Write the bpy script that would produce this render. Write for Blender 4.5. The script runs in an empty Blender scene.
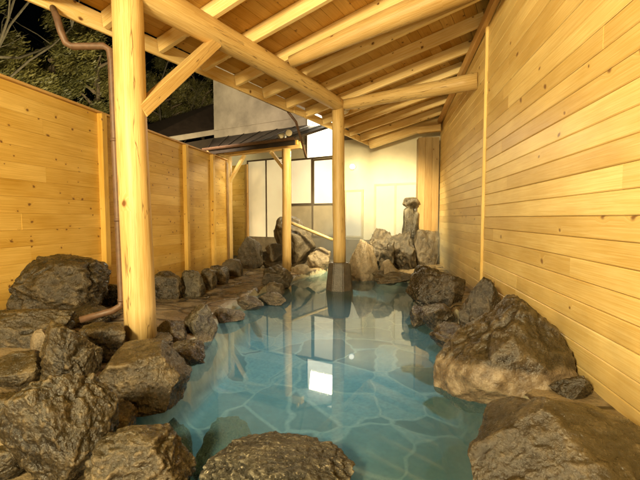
import bpy, bmesh, math, random
import numpy as np
from mathutils import Vector, Matrix

random.seed(11)
C = bpy.context.scene.collection
sc = bpy.context.scene
sc.view_settings.view_transform = 'Standard'
sc.view_settings.look = 'None'
sc.view_settings.exposure = 0
sc.view_settings.gamma = 1

# ------------------------------------------------------------------ camera / survey
E = 1.19                      # eye height above the water (water level is z = 0)
F = 380.0                     # focal length in photo pixels (640 wide)
YAW = math.radians(9.4)       # camera looks a little left of the timber wall direction (+Y)
PIT = math.atan(22 / F)
fwd = Vector((-math.sin(YAW) * math.cos(PIT), math.cos(YAW) * math.cos(PIT), -math.sin(PIT)))
rgt = Vector((math.cos(YAW), math.sin(YAW), 0))
upv = rgt.cross(fwd)
EYE = Vector((0, 0, E))
hf = Vector((-math.sin(YAW), math.cos(YAW), 0))

def ray(px, py):
    return fwd + rgt * ((px - 320) / F) - upv * ((py - 240) / F)
def on_z(px, py, z):
    d = ray(px, py); return EYE + d * ((z - E) / d.z)
def on_depth(px, py, Z):
    d = ray(px, py); return EYE + d * (Z / d.dot(hf))
# roof frame: t runs along the log purlin, p runs up the roof slope towards the timber wall
TD = Vector((0.345, 0.939, 0)).normalized()
PD = Vector((TD.y, -TD.x, 0))
O0 = Vector((-2.0, 2.81, 0))
SL = 0.205                                   # rise of the roof per metre of p
def tp(t, p, z=0.0):
    v = O0 + TD * t + PD * p; v.z = z; return v
TB = 7.25                                     # front plane of the bath house (t)
def on_b(px, py, t=TB):
    d = ray(px, py); k = (O0 + TD * t - EYE).dot(TD) / d.dot(TD)
    v = EYE + d * k; return (v - O0).dot(PD), v.z
WX = 1.25                                     # timber wall inner face (x)
FX = -3.6                                     # fence inner face (x)

cam = bpy.data.cameras.new('camera'); co = bpy.data.objects.new('camera', cam); C.objects.link(co)
cam.lens = 36 * F / 640; cam.sensor_width = 36; cam.sensor_fit = 'HORIZONTAL'
cam.clip_start = 0.02; cam.clip_end = 2000
M = Matrix((rgt, upv, -fwd)).transposed().to_4x4(); M.translation = EYE
co.matrix_world = M
sc.camera = co

# ------------------------------------------------------------------ helpers
def tag(o, label=None, cat=None, group=None, kind=None):
    if label: o['label'] = label
    if cat: o['category'] = cat
    if group: o['group'] = group
    if kind: o['kind'] = kind
    return o
def empty(name, loc, label, cat, group=None):
    o = bpy.data.objects.new(name, None); C.objects.link(o); o.location = loc
    o.empty_display_size = 0.1
    return tag(o, label, cat, group)

class MB:
    def __init__(s):
        s.v = []; s.f = []; s.uv = []; s.rn = []; s.sm = []
    def face(s, idx, uvs, rn, smooth=False):
        s.f.append(idx); s.uv.append(uvs); s.rn.append(rn); s.sm.append(smooth)
    def prism(s, prof, origin, ex, ey, ez, L, rn=None, cap=True, smooth=False, closed=True):
        """profile (list of (a,b)) in the ex/ey plane extruded by L along ez; u runs along ez, v around."""
        rn = random.random() if rn is None else rn
        ou = rn * 37.0; b = len(s.v); n = len(prof)
        for k in (0, 1):
            for a, c in prof:
                s.v.append(tuple(origin + ex * a + ey * c + ez * (L * k)))
        acc = rn * 11.0
        for i in range(n if closed else n - 1):
            j = (i + 1) % n
            w = math.hypot(prof[j][0] - prof[i][0], prof[j][1] - prof[i][1])
            s.face((b + i, b + j, b + n + j, b + n + i), ((ou, acc), (ou, acc + w), (ou + L, acc + w), (ou + L, acc)), rn, smooth)
            acc += w
        if cap:
            s.face(tuple(b + i for i in range(n))[::-1], [(ou + c * .3, a + rn) for a, c in prof][::-1], rn)
            s.face(tuple(b + n + i for i in range(n)), [(ou + c * .3, a + rn) for a, c in prof], rn)
    def beam(s, p0, p1, w, h, up=Vector((0, 0, 1)), ch=0.004, rn=None):
        p0 = Vector(p0); p1 = Vector(p1); d = (p1 - p0); L = d.length; d.normalize()
        x = d.cross(up).normalized(); y = x.cross(d).normalized()
        a, b = w / 2, h / 2
        prof = [(-a + ch, -b), (a - ch, -b), (a, -b + ch), (a, b - ch), (a - ch, b), (-a + ch, b), (-a, b - ch), (-a, -b + ch)]
        s.prism(prof, p0, x, y, d, L, rn)
    def tube(s, pts, radii, n=20, rn=None, wob=0.0, cap=True):
        rn = random.random() if rn is None else rn
        pts = [Vector(p) for p in pts]; b = len(s.v); acc = 0; ou = rn * 37
        us = []
        ref = None
        for i, p in enumerate(pts):
            d = (pts[min(i + 1, len(pts) - 1)] - pts[max(i - 1, 0)]).normalized()
            if ref is None:
                ref = d.cross(Vector((0.13, 0.31, 0.94)) if abs(d.z) < .8 else Vector((1, .1, 0))).normalized()
            x = (ref - d * ref.dot(d)).normalized(); ref = x; y = d.cross(x)
            if i: acc += (p - pts[i - 1]).length
            us.append(acc)
            for k in range(n):
                a = 2 * math.pi * k / n
                r = radii[i] * (1 + wob * math.sin(3 * a + rn * 9 + i * .35) + wob * .6 * math.sin(5 * a + i * .5 + rn * 3))
                s.v.append(tuple(p + x * (r * math.cos(a)) + y * (r * math.sin(a))))
        for i in range(len(pts) - 1):
            for k in range(n):
                k2 = (k + 1) % n; c0 = k * 2 * math.pi * radii[i] / n; c1 = (k + 1) * 2 * math.pi * radii[i] / n
                s.face((b + i * n + k, b + i * n + k2, b + (i + 1) * n + k2, b + (i + 1) * n + k),
                       ((ou + us[i], c0), (ou + us[i], c1), (ou + us[i + 1], c1), (ou + us[i + 1], c0)), rn, True)
        if cap:
            for st, rev in ((b, True), (b + (len(pts) - 1) * n, False)):
                idx = [st + k for k in range(n)]
                uv = [(ou + .03 * math.cos(6.28 * k / n), .1 * math.sin(6.28 * k / n)) for k in range(n)]
                if rev: idx = idx[::-1]; uv = uv[::-1]
                s.face(tuple(idx), uv, rn)
    def quad(s, a, b, c, d, rn=0.5):
        k = len(s.v); s.v += [tuple(a), tuple(b), tuple(c), tuple(d)]
        w = (Vector(b) - Vector(a)).length; h = (Vector(d) - Vector(a)).length
        s.face((k, k + 1, k + 2, k + 3), ((0, 0), (w, 0), (w, h), (0, h)), rn)
    def build(s, name, mat, parent=None, cut=None):
        me = bpy.data.meshes.new(name)
        me.from_pydata(s.v, [], s.f)
        uv = me.uv_layers.new(name='UVMap')
        flat = [c for f in s.uv for q in f for c in q]
        uv.data.foreach_set('uv', flat)
        at = me.attributes.new('rnd', 'FLOAT', 'FACE'); at.data.foreach_set('value', s.rn)
        me.polygons.foreach_set('use_smooth', s.sm)
        if cut:
            bm = bmesh.new(); bm.from_mesh(me)
            for co_, no_ in cut:
                bmesh.ops.bisect_plane(bm, geom=bm.verts[:] + bm.edges[:] + bm.faces[:], plane_co=co_, plane_no=no_, clear_outer=True)
            bm.to_mesh(me); bm.free()
        me.materials.append(mat)
        o = bpy.data.objects.new(name, me); C.objects.link(o)
        if parent:
            o.parent = parent
            o.location = -Vector(parent.location)       # parents are unrotated empties / meshes at loc
        return o

def sub(o, parent):
    """make o (built in world space) a child of a mesh child whose location already offsets its thing"""
    o.parent = parent; o.location = (0, 0, 0); return o

# ------------------------------------------------------------------ materials
def nt(name):
    m = bpy.data.materials.new(name); m.use_nodes = True
    t = m.node_tree; t.nodes.clear()
    out = t.nodes.new('ShaderNodeOutputMaterial')
    return m, t, out
class N:
    def __init__(s, t): s.t = t
    def __call__(s, typ, _in=None, **kw):
        n = s.t.nodes.new('ShaderNode' + typ)
        for k, v in kw.items(): setattr(n, k, v)
        for k, v in (_in or {}).items():
            sock = n.inputs[k]
            if hasattr(v, 'is_output') or isinstance(v, bpy.types.NodeSocket): s.t.links.new(v, sock)
            else: sock.default_value = v
        return n
    def math(s, op, a, b=0.5, c=None, clamp=False):
        n = s.t.nodes.new('ShaderNodeMath'); n.operation = op; n.use_clamp = clamp
        for i, v in enumerate((a, b) if c is None else (a, b, c)):
            if isinstance(v, bpy.types.NodeSocket): s.t.links.new(v, n.inputs[i])
            else: n.inputs[i].default_value = v
        return n.outputs[0]
    def ramp(s, fac, stops, interp='LINEAR'):
        n = s.t.nodes.new('ShaderNodeValToRGB'); r = n.color_ramp; r.interpolation = interp
        while len(r.elements) < len(stops): r.elements.new(0.5)
        for e, (p, c) in zip(r.elements, stops):
            e.position = p; e.color = (c, c, c, 1) if isinstance(c, (int, float)) else (*c, 1)
        s.t.links.new(fac, n.inputs[0]); return n.outputs[0]
    def mix(s, fac, a, b, mode='MIX'):
        n = s.t.nodes.new('ShaderNodeMix'); n.data_type = 'RGBA'; n.blend_type = mode
        for k, v in ((0, fac), (6, a), (7, b)):
            if isinstance(v, bpy.types.NodeSocket): s.t.links.new(v, n.inputs[k])
            else: n.inputs[k].default_value = v if k == 0 else ((*v, 1) if len(v) == 3 else v)
        return n.outputs[2]

def wood(name, light, dark, knot=(0.16, 0.065, 0.018), knots=0.5, rough=0.5, var=0.35, grain=1.0, spec=0.3, stain=0.0, kscale=1.0, contrast=1.0, crack=0.0):
    m, t, out = nt(name); n = N(t)
    uv = n('UVMap', uv_map='UVMap').outputs[0]
    rnd = n('Attribute', attribute_name='rnd').outputs['Fac']
    sep = n('SeparateXYZ', {0: uv}).outputs
    off = n.math('MULTIPLY', rnd, 53.0)
    # knots, sparse cells of a stretched voronoi
    kv = n('CombineXYZ', {0: n.math('MULTIPLY', sep[0], 4.6 * kscale), 1: n.math('MULTIPLY', sep[1], 6.0 * kscale), 2: off}).outputs[0]
    kw = n('TexNoise', {'Vector': kv, 'Scale': 2.0, 'Detail': 1.0}).outputs['Color']
    kvec = n('VectorMath', {0: kv, 1: n('VectorMath', {0: kw, 'Scale': 0.25}, operation='SCALE').outputs[0]}, operation='ADD').outputs[0]
    vo = t.nodes.new('ShaderNodeTexVoronoi'); vo.voronoi_dimensions = '2D'
    t.links.new(kvec, vo.inputs['Vector']); vo.inputs['Scale'].default_value = 1.0
    pick = n('SeparateColor', {0: vo.outputs['Color']}).outputs
    on = n.math('LESS_THAN', pick[0], knots)
    size = n.math('MULTIPLY_ADD', pick[1], 0.10, 0.05)
    kd = n.math('DIVIDE', vo.outputs['Distance'], size)
    kn = n.math('MULTIPLY', on, n.ramp(kd, [(0.0, 1.0), (0.45, 0.95), (0.75, 0.35), (1.0, 0.0)]))
    halo = n.math('MULTIPLY', on, n.ramp(n.math('MULTIPLY', kd, 0.4), [(0.0, 1.0), (1.0, 0.0)]))
    # grain, stretched along u and pushed round the knots
    gv = n('CombineXYZ', {0: n.math('MULTIPLY', sep[0], 0.55), 1: n.math('ADD', n.math('MULTIPLY', sep[1], 26.0 * grain), n.math('MULTIPLY', halo, 1.3)), 2: off}).outputs[0]
    def noise(vec, s, d, r=0.55, dist=0.0):
        q = t.nodes.new('ShaderNodeTexNoise'); t.links.new(vec, q.inputs['Vector'])
        q.inputs['Scale'].default_value = s; q.inputs['Detail'].default_value = d; q.inputs['Roughness'].default_value = r; q.inputs['Distortion'].default_value = dist
        return q.outputs[0]
    g1 = noise(gv, 1.0, 4.0, 0.6, 0.6); g2 = noise(gv, 5.0, 3.0)
    rings = n.math('FRACT', n.math('MULTIPLY', g1, 7.0))
    rings = n.ramp(rings, [(0.0, 0.0), (0.75, 1.0), (0.92, 0.35), (1.0, 0.0)])
    g = n.math('ADD', n.math('MULTIPLY', rings, 0.2), n.math('MULTIPLY', g2, 0.7))
    big = noise(n('CombineXYZ', {0: n.math('MULTIPLY', sep[0], 0.5), 1: sep[1], 2: off}).outputs[0], 2.0, 3.0)
    base = n.mix(n.ramp(g, [(0.5 - .22 / contrast, 1.0), (0.5 + .22 / contrast, 0.0)]), light, dark)
    tone = n.math('ADD', n.math('MULTIPLY', n.math('SUBTRACT', rnd, 0.5), var), n.math('MULTIPLY', n.math('SUBTRACT', big, 0.5), 0.75))
    hs = n('HueSaturation', {'Hue': n.math('MULTIPLY_ADD', tone, 0.03, 0.5), 'Saturation': n.math('MULTIPLY_ADD', tone, -0.35, 1.0), 'Value': n.math('ADD', tone, 1.0), 'Color': base}).outputs[0]
    col = n.mix(n.math('MULTIPLY', halo, 0.35), hs, dark)
    col = n.mix(kn, col, knot)
    if crack:
        cvec = n('CombineXYZ', {0: n.math('MULTIPLY', sep[0], 0.6), 1: n.math('MULTIPLY', sep[1], 7.0), 2: off}).outputs[0]
        cn = noise(cvec, 1.6, 3.0, .5); cm = noise(cvec, .9, 1.0)
        cl = n.math('ABSOLUTE', n.math('SUBTRACT', cn, 0.5))
        ck = n.math('MULTIPLY', n.ramp(cl, [(0.002, 1.0), (0.009, 0.0)]), n.ramp(cm, [(.5, 0.0), (.58, 1.0)]))
        col = n.mix(n.math('MULTIPLY', ck, crack), col, (0.10, 0.045, 0.014))
    if stain:
        geo = n('NewGeometry').outputs['Position']
        z = n('SeparateXYZ', {0: geo}).outputs[2]
        sn = noise(geo, 3.0, 4.0)
        f = n.math('MULTIPLY', n.ramp(n.math('ADD', z, n.math('MULTIPLY', n.math('SUBTRACT', sn, .5), .6)), [(0.05, 1.0), (0.6, 0.0)]), stain)
        col = n.mix(f, col, (0.17, 0.10, 0.035))
    b = n('BsdfPrincipled', {'Base Color': col, 'Roughness': n.math('MULTIPLY_ADD', g2, 0.3, rough - .15), 'Specular IOR Level': spec})
    bp = n('Bump', {'Height': n.math('ADD', g, n.math('MULTIPLY', kn, -0.4)), 'Strength': 0.22, 'Distance': 0.004})
    t.links.new(bp.outputs[0], b.inputs['Normal'])
    t.links.new(b.outputs[0], out.inputs[0])
    return m

def tnoise(t, vec, s, d=4.0, r=0.55, dist=0.0):
    q = t.nodes.new('ShaderNodeTexNoise'); t.links.new(vec, q.inputs['Vector'])
    q.inputs['Scale'].default_value = s; q.inputs['Detail'].default_value = d; q.inputs['Roughness'].default_value = r; q.inputs['Distortion'].default_value = dist
    return q.outputs[0]

def rockmat(name, dark, mid, pale, moss=(0.05, 0.042, 0.012), mossy=0.5, crust=0.0, rough=0.42, line=0.16, bump=1.0, speck=0.5):
    m, t, out = nt(name); n = N(t)
    pos = n('NewGeometry').outputs['Position']
    oi = n('ObjectInfo').outputs['Random']
    n1 = tnoise(t, pos, 3.5, 6, 0.6, 0.4); n2 = tnoise(t, pos, 13, 6, 0.65); n3 = tnoise(t, pos, 60, 5, 0.7)
    vo = t.nodes.new('ShaderNodeTexVoronoi'); t.links.new(pos, vo.inputs['Vector']); vo.inputs['Scale'].default_value = 38
    vd = vo.outputs['Distance']
    mixf = n.math('ADD', n.math('MULTIPLY', n1, 0.4), n.math('ADD', n.math('MULTIPLY', n2, 0.4), n.math('MULTIPLY', n3, 0.2)))
    mixf = n.math('ADD', mixf, n.math('MULTIPLY', n.math('SUBTRACT', oi, 0.5), 0.09))
    col = n.ramp(mixf, [(0.40, dark), (0.54, mid), (0.72, pale)])
    nz = n('SeparateXYZ', {0: n('NewGeometry').outputs['Normal']}).outputs[2]
    mf = n.math('MULTIPLY', n.ramp(n.math('ADD', nz, n.math('MULTIPLY', n.math('SUBTRACT', n2, .5), 1.6)), [(0.1, 0.0), (0.9, 1.0)]), mossy)
    col = n.mix(mf, col, moss)
    sp = n.math('MULTIPLY', n.ramp(n3, [(0.58, 0.0), (0.68, 1.0)]), speck)
    col = n.mix(sp, col, pale)
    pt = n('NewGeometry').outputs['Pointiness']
    col = n.mix(n.ramp(pt, [(0.42, 0.75), (0.5, 0.0)]), col, (0.008, 0.006, 0.003))  # shade in the creases painted into the colour by curvature
    col = n.mix(n.math('MULTIPLY', n.ramp(pt, [(0.51, 0.0), (0.6, 1.0)]), .55), col, pale)  # highlights along raised edges painted in with the pale tone
    z = n('SeparateXYZ', {0: pos}).outputs[2]
    zz = n.math('ADD', z, n.math('MULTIPLY', n.math('SUBTRACT', n1, .5), .22))
    if crust:
        cf = n.math('MULTIPLY', n.ramp(n.math('SUBTRACT', n.math('ADD', 1.0, zz), line), [(0.96, 1.0), (1.0, 0.0)]), crust)
        ccol = n.ramp(n2, [(0.3, (0.075, 0.05, 0.03)), (0.5, (0.17, 0.122, 0.075)), (0.7, (0.29, 0.225, 0.15))])
        col = n.mix(cf, col, ccol)
    # below water: slimy, darker and bluer
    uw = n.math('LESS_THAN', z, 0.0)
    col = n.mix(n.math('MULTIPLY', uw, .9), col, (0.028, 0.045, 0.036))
    b = n('BsdfPrincipled', {'Base Color': col, 'Roughness': n.math('MULTIPLY_ADD', n3, 0.6, rough - 0.36), 'Specular IOR Level': 0.6})
    h = n.math('ADD', n.math('MULTIPLY', n2, 1.2), n.math('ADD', n.math('MULTIPLY', n3, 0.5), n.math('MULTIPLY', n.ramp(vd, [(0.0, 0.0), (0.35, 1.0)]), 0.25)))
    bp = n('Bump', {'Height': h, 'Strength': 0.85 * bump, 'Distance': 0.02})
    t.links.new(bp.outputs[0], b.inputs['Normal']); t.links.new(b.outputs[0], out.inputs[0])
    return m

def simple(name, col, rough=0.5, metal=0.0, noise=0.2, scale=8, spec=0.5, emit=None, es=0.0, bump=0.1):
    m, t, out = nt(name); n = N(t)
    pos = n('TexCoord').outputs['Object']
    q = tnoise(t, pos, scale, 5, 0.6)
    c2 = tuple(max(0, c * (1 - noise)) for c in col); c1 = tuple(min(1, c * (1 + noise * .6)) for c in col)
    cc = n.ramp(q, [(0.3, c2), (0.7, c1)])
    b = n('BsdfPrincipled', {'Base Color': cc, 'Roughness': n.math('MULTIPLY_ADD', q, 0.2, rough - .1), 'Metallic': metal, 'Specular IOR Level': spec})
    if emit: b.inputs['Emission Color'].default_value = (*emit, 1); b.inputs['Emission Strength'].default_value = es
    if bump:
        bp = n('Bump', {'Height': q, 'Strength': bump, 'Distance': 0.01}); t.links.new(bp.outputs[0], b.inputs['Normal'])
    t.links.new(b.outputs[0], out.inputs[0])
    return m

W_WALL = wood('pine_wall', (0.86, 0.65, 0.28), (0.74, 0.49, 0.15), knots=0.15, knot=(0.26, 0.12, 0.035), var=0.24, rough=0.40, spec=0.45, stain=0.6, kscale=.8, contrast=1.25)
W_FENCE = wood('cedar_fence', (0.77, 0.50, 0.13), (0.62, 0.365, 0.07), knots=0.40, knot=(0.20, 0.085, 0.022), var=0.13, rough=0.5, stain=0.6, kscale=1.3, contrast=1.2)
W_LOG = wood('peeled_log', (0.70, 0.51, 0.235), (0.52, 0.33, 0.11), knots=0.10, var=0.1, rough=0.46, grain=1.0, spec=0.35, stain=.5, kscale=.8, contrast=1.3, crack=.8)
W_RAFT = wood('pale_rafter', (0.86, 0.69, 0.38), (0.72, 0.47, 0.15), knots=0.25, var=0.2, rough=0.5)
W_DECK = wood('roof_board', (0.64, 0.37, 0.09), (0.48, 0.25, 0.045), knots=0.3, var=0.35, rough=0.5)
W_POST = wood('post_wood', (0.70, 0.42, 0.15), (0.52, 0.28, 0.08), knots=0.12, var=0.2, rough=0.45)
ROCK_A = rockmat('volcanic_rock', (0.010, 0.007, 0.0035), (0.046, 0.033, 0.017), (0.25, 0.18, 0.095), mossy=0.2, bump=.95, rough=.31, speck=.28)
ROCK_E = rockmat('dark_brown_rock', (0.010, 0.007, 0.004), (0.038, 0.027, 0.015), (0.17, 0.122, 0.065), mossy=0.1, rough=0.28, bump=.8, speck=.15, crust=.55, line=.07)
ROCK_B = rockmat('wet_brown_rock', (0.018, 0.012, 0.007), (0.07, 0.048, 0.026), (0.22, 0.16, 0.09), mossy=0.25, crust=0.95, line=0.27, rough=0.36, bump=.7, speck=.3)
ROCK_C = rockmat('grey_rock', (0.022, 0.018, 0.012), (0.085, 0.07, 0.045), (0.32, 0.27, 0.18), mossy=0.15, rough=0.36, crust=.5, line=.07)
ROCK_D = rockmat('pale_rock', (0.11, 0.08, 0.046), (0.24, 0.18, 0.11), (0.42, 0.34, 0.22), mossy=0.2, rough=0.5, crust=.6, line=.12)
COPPER = simple('brown_pipe', (0.12, 0.065, 0.038), 0.55, 0.1, 0.3, 20)
DARKM = simple('dark_frame', (0.16, 0.115, 0.07), 0.4, 0.3)
ROOFM = simple('dark_roof_metal', (0.035, 0.023, 0.015), 0.6, 0.2, 0.3, 6)
GREYW = simple('grey_render', (0.36, 0.30, 0.22), 0.8, 0, 0.35, 1.6)
CREAM = simple('cream_render', (0.78, 0.70, 0.50), 0.7, 0, 0.08, 3)
ROCK_F = rockmat('speckled_rock', (0.014, 0.012, 0.008), (0.07, 0.058, 0.035), (0.5, 0.44, 0.32), mossy=.1, rough=.4, bump=1.6, speck=1.0)
ROCK_G = rockmat('lightened_rock', (0.022, 0.016, 0.010), (0.075, 0.055, 0.033), (0.22, 0.17, 0.10), mossy=0.2, bump=1.2, crust=.4, line=.06)  # lighter copy of volcanic_rock, far-end light and haze put into its colour
STUB = rockmat('cut_stone', (0.03, 0.025, 0.02), (0.075, 0.06, 0.045), (0.16, 0.13, 0.1), mossy=0.1, rough=0.5, bump=.5, speck=.2)
WHITE = simple('white_enamel', (0.8, 0.8, 0.78), 0.3, 0, 0.05)
BAMBOO = simple('bamboo', (0.34, 0.25, 0.11), 0.35, 0, 0.3, 10)
BARK = simple('bark', (0.12, 0.085, 0.05), 0.9, 0, 0.4, 14, bump=.6)
BAREB = simple('bare_bark', (0.085, 0.068, 0.04), 0.85, 0, 0.4, 14, bump=.5)

def lit(name, col, strength, pat=0.35):
    m, t, out = nt(name); n = N(t)
    pos = n('NewGeometry').outputs['Position']
    q = tnoise(t, pos, 1.1, 3, 0.5)
    e = n('Emission', {'Color': (*col, 1), 'Strength': n.math('MULTIPLY', n.ramp(q, [(0.3, 1.0 - pat), (0.7, 1.0)]), strength)})
    g = n('BsdfGlossy', {'Color': (1, 1, 1, 1), 'Roughness': 0.03})
    d = n('BsdfDiffuse', {'Color': (0.5, 0.45, 0.33, 1)})
    a = n('AddShader', {0: e.outputs[0], 1: d.outputs[0]})
    fr = n('Fresnel', {'IOR': 1.5})
    mx = n('MixShader', {0: fr.outputs[0], 1: a.outputs[0], 2: g.outputs[0]})
    t.links.new(mx.outputs[0], out.inputs[0]); return m
PANE = lit('lit_window', (1.0, 0.86, 0.55), 0.55)
BRIGHT = lit('blazing_window', (1.0, 0.87, 0.62), 4.0, .12)
BRIGHTG = lit('bright_glass', (1.0, 0.86, 0.58), 1.6, .3)
FROST = lit('frosted_panel', (1.0, 0.76, 0.38), 0.75)
GLASS = lit('lit_glass', (1.0, 0.80, 0.46), 1.0, .35)
REFLP = simple('painted_reflection', (0.46, 0.37, 0.24), .35, 0, .25, 2)  # solid grey-brown standing in for landscape reflected in the glass
def lampmat(name, col, s):
    m, t, out = nt(name); n = N(t)
    lw = n('LayerWeight', {'Blend': 0.3})
    e = n('Emission', {'Color': (*col, 1), 'Strength': n.math('MULTIPLY_ADD', lw.outputs['Facing'], -0.3 * s, s)})
    t.links.new(e.outputs[0], out.inputs[0]); return m
GLOBE = lampmat('lamp_glass', (1, 0.86, 0.58), 30.0)
GLOBE2 = lampmat('lamp_glass_small', (1, 0.9, 0.66), 5.0)

def leafmat(name, a, b):
    m, t, out = nt(name); n = N(t)
    r = n('Attribute', attribute_name='rnd').outputs['Fac']
    c = n.ramp(r, [(0.0, a), (1.0, b)])
    d = n('BsdfPrincipled', {'Base Color': c, 'Roughness': 0.55})
    tr = n('BsdfTranslucent', {'Color': c})
    mx = n('MixShader', {0: 0.25, 1: d.outputs[0], 2: tr.outputs[0]})
    t.links.new(mx.outputs[0], out.inputs[0]); return m
LEAF = leafmat('dark_foliage', (0.05, 0.05, 0.012), (0.20, 0.17, 0.045))
MOSSY = leafmat('fern_foliage', (0.05, 0.07, 0.02), (0.13, 0.14, 0.05))

def deckmat():
    m, t, out = nt('wet_stone_paving'); n = N(t)
    pos = n('NewGeometry').outputs['Position']
    w = tnoise(t, pos, 2.5, 3)
    warp = n('VectorMath', {0: pos, 1: n('CombineXYZ', {0: n.math('MULTIPLY', w, .35), 1: n.math('MULTIPLY', w, .25), 2: 0.0}).outputs[0]}, operation='ADD').outputs[0]
    flat = n('Mapping', {'Vector': warp, 'Scale': (1, 1, 0)}).outputs[0]
    vo = t.nodes.new('ShaderNodeTexVoronoi'); vo.feature = 'DISTANCE_TO_EDGE'; t.links.new(flat, vo.inputs['Vector']); vo.inputs['Scale'].default_value = 2.3
    vc = t.nodes.new('ShaderNodeTexVoronoi'); t.links.new(flat, vc.inputs['Vector']); vc.inputs['Scale'].default_value = 2.3
    jt = n.ramp(vo.outputs['Distance'], [(0.02, 0.0), (0.07, 1.0)])
    n1 = tnoise(t, pos, 5, 6, .6); n2 = tnoise(t, pos, 40, 5, .65)
    c = n.ramp(n.math('ADD', n.math('MULTIPLY', n1, .7), n.math('MULTIPLY', n2, .3)), [(0.35, (0.13, 0.09, 0.045)), (0.52, (0.27, 0.195, 0.105)), (0.68, (0.42, 0.33, 0.20))])
    tone = n('SeparateColor', {0: vc.outputs['Color']}).outputs[0]
    c = n.mix(n.math('MULTIPLY', tone, .45), c, (0.12, 0.09, 0.05))
    c = n.mix(n.math('MULTIPLY', n.ramp(n2, [(.48, 0.0), (.62, 1.0)]), .5), c, (0.06, 0.045, 0.025))
    c = n.mix(jt, (0.05, 0.035, 0.02), c)
    b = n('BsdfPrincipled', {'Base Color': c, 'Roughness': n.ramp(n1, [(0.35, 0.12), (0.65, 0.5)]), 'Specular IOR Level': 0.6})
    bp = n('Bump', {'Height': n.math('ADD', n.math('MULTIPLY', jt, .5), n.math('ADD', n1, n.math('MULTIPLY', n2, .3))), 'Strength': .9, 'Distance': .02})
    t.links.new(bp.outputs[0], b.inputs['Normal']); t.links.new(b.outputs[0], out.inputs[0]); return m
def floormat():
    m, t, out = nt('pool_flagstone'); n = N(t)
    pos = n('NewGeometry').outputs['Position']
    w = tnoise(t, pos, 1.6, 2)
    warp = n('VectorMath', {0: pos, 1: n('CombineXYZ', {0: n.math('MULTIPLY', w, .5), 1: n.math('MULTIPLY', w, -.4), 2: 0.0}).outputs[0]}, operation='ADD').outputs[0]
    flat = n('Mapping', {'Vector': warp, 'Scale': (1, .85, 0)}).outputs[0]
    vo = t.nodes.new('ShaderNodeTexVoronoi'); vo.feature = 'DISTANCE_TO_EDGE'; t.links.new(flat, vo.inputs['Vector']); vo.inputs['Scale'].default_value = 2.05
    vc = t.nodes.new('ShaderNodeTexVoronoi'); t.links.new(flat, vc.inputs['Vector']); vc.inputs['Scale'].default_value = 2.05
    n1 = tnoise(t, pos, 7, 6, .65); n2 = tnoise(t, pos, 30, 4, .6)
    ed = n.math('ADD', vo.outputs['Distance'], n.math('MULTIPLY', n.math('SUBTRACT', n2, .5), .055))
    jt = n.ramp(ed, [(0.014, 0.0), (0.04, 1.0)])
    tone = n('SeparateColor', {0: vc.outputs['Color']}).outputs[0]
    st = n.ramp(n.math('ADD', n.math('MULTIPLY', n1, .5), n.math('MULTIPLY', tone, .5)), [(0.28, (0.04, 0.17, 0.24)), (0.5, (0.10, 0.32, 0.41)), (0.72, (0.24, 0.48, 0.55))])
    z = n('SeparateXYZ', {0: pos}).outputs[2]
    st = n.mix(n.math('MULTIPLY', n.ramp(n2, [(.42, 0.0), (.66, 1.0)]), .45), st, (0.05, 0.20, 0.27))
    c = n.mix(jt, n.ramp(n2, [(.3, (0.20, 0.37, 0.41)), (.7, (0.38, 0.59, 0.61))]), st)
    shallow = n.ramp(n.math('ADD', 1.0, n.math('ADD', z, n.math('MULTIPLY', n.math('SUBTRACT', n1, .5), .08))), [(0.54, 0.0), (0.72, 1.0)])
    side = n.ramp(n1, [(0.3, (0.22, 0.20, 0.13)), (0.7, (0.46, 0.42, 0.29))])
    c = n.mix(shallow, c, side)
    b = n('BsdfPrincipled', {'Base Color': c, 'Roughness': .7})
    t.links.new(b.outputs[0], out.inputs[0]); return m
def watermat():
    m, t, out = nt('hot_spring_water'); n = N(t)
    pos = n('NewGeometry').outputs['Position']
    q1 = tnoise(t, n('Mapping', {'Vector': pos, 'Scale': (1, .6, 1)}).outputs[0], 2.2, 2, .5)
    bp = n('Bump', {'Height': q1, 'Strength': .018, 'Distance': .03})
    fr = n('Fresnel', {'IOR': 1.43, 'Normal': bp.outputs[0]})
    tr = n('BsdfTransparent', {'Color': (0.80, 0.95, 0.97, 1)})
    df = n('BsdfDiffuse', {'Color': (0.32, 0.66, 0.78, 1)})
    body = n('MixShader', {0: 0.13, 1: tr.outputs[0], 2: df.outputs[0]})
    gl = n('BsdfGlossy', {'Color': (1, 1, 1, 1), 'Roughness': .025, 'Normal': bp.outputs[0]})
    mx = n('MixShader', {0: fr.outputs[0], 1: body.outputs[0], 2: gl.outputs[0]})
    t.links.new(mx.outputs[0], out.inputs[0]); return m
DECK = deckmat(); PFLOOR = floormat(); WATER = watermat()
SOIL = simple('soil', (0.05, 0.042, 0.025), 0.95, 0, 0.4, 3)

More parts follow.
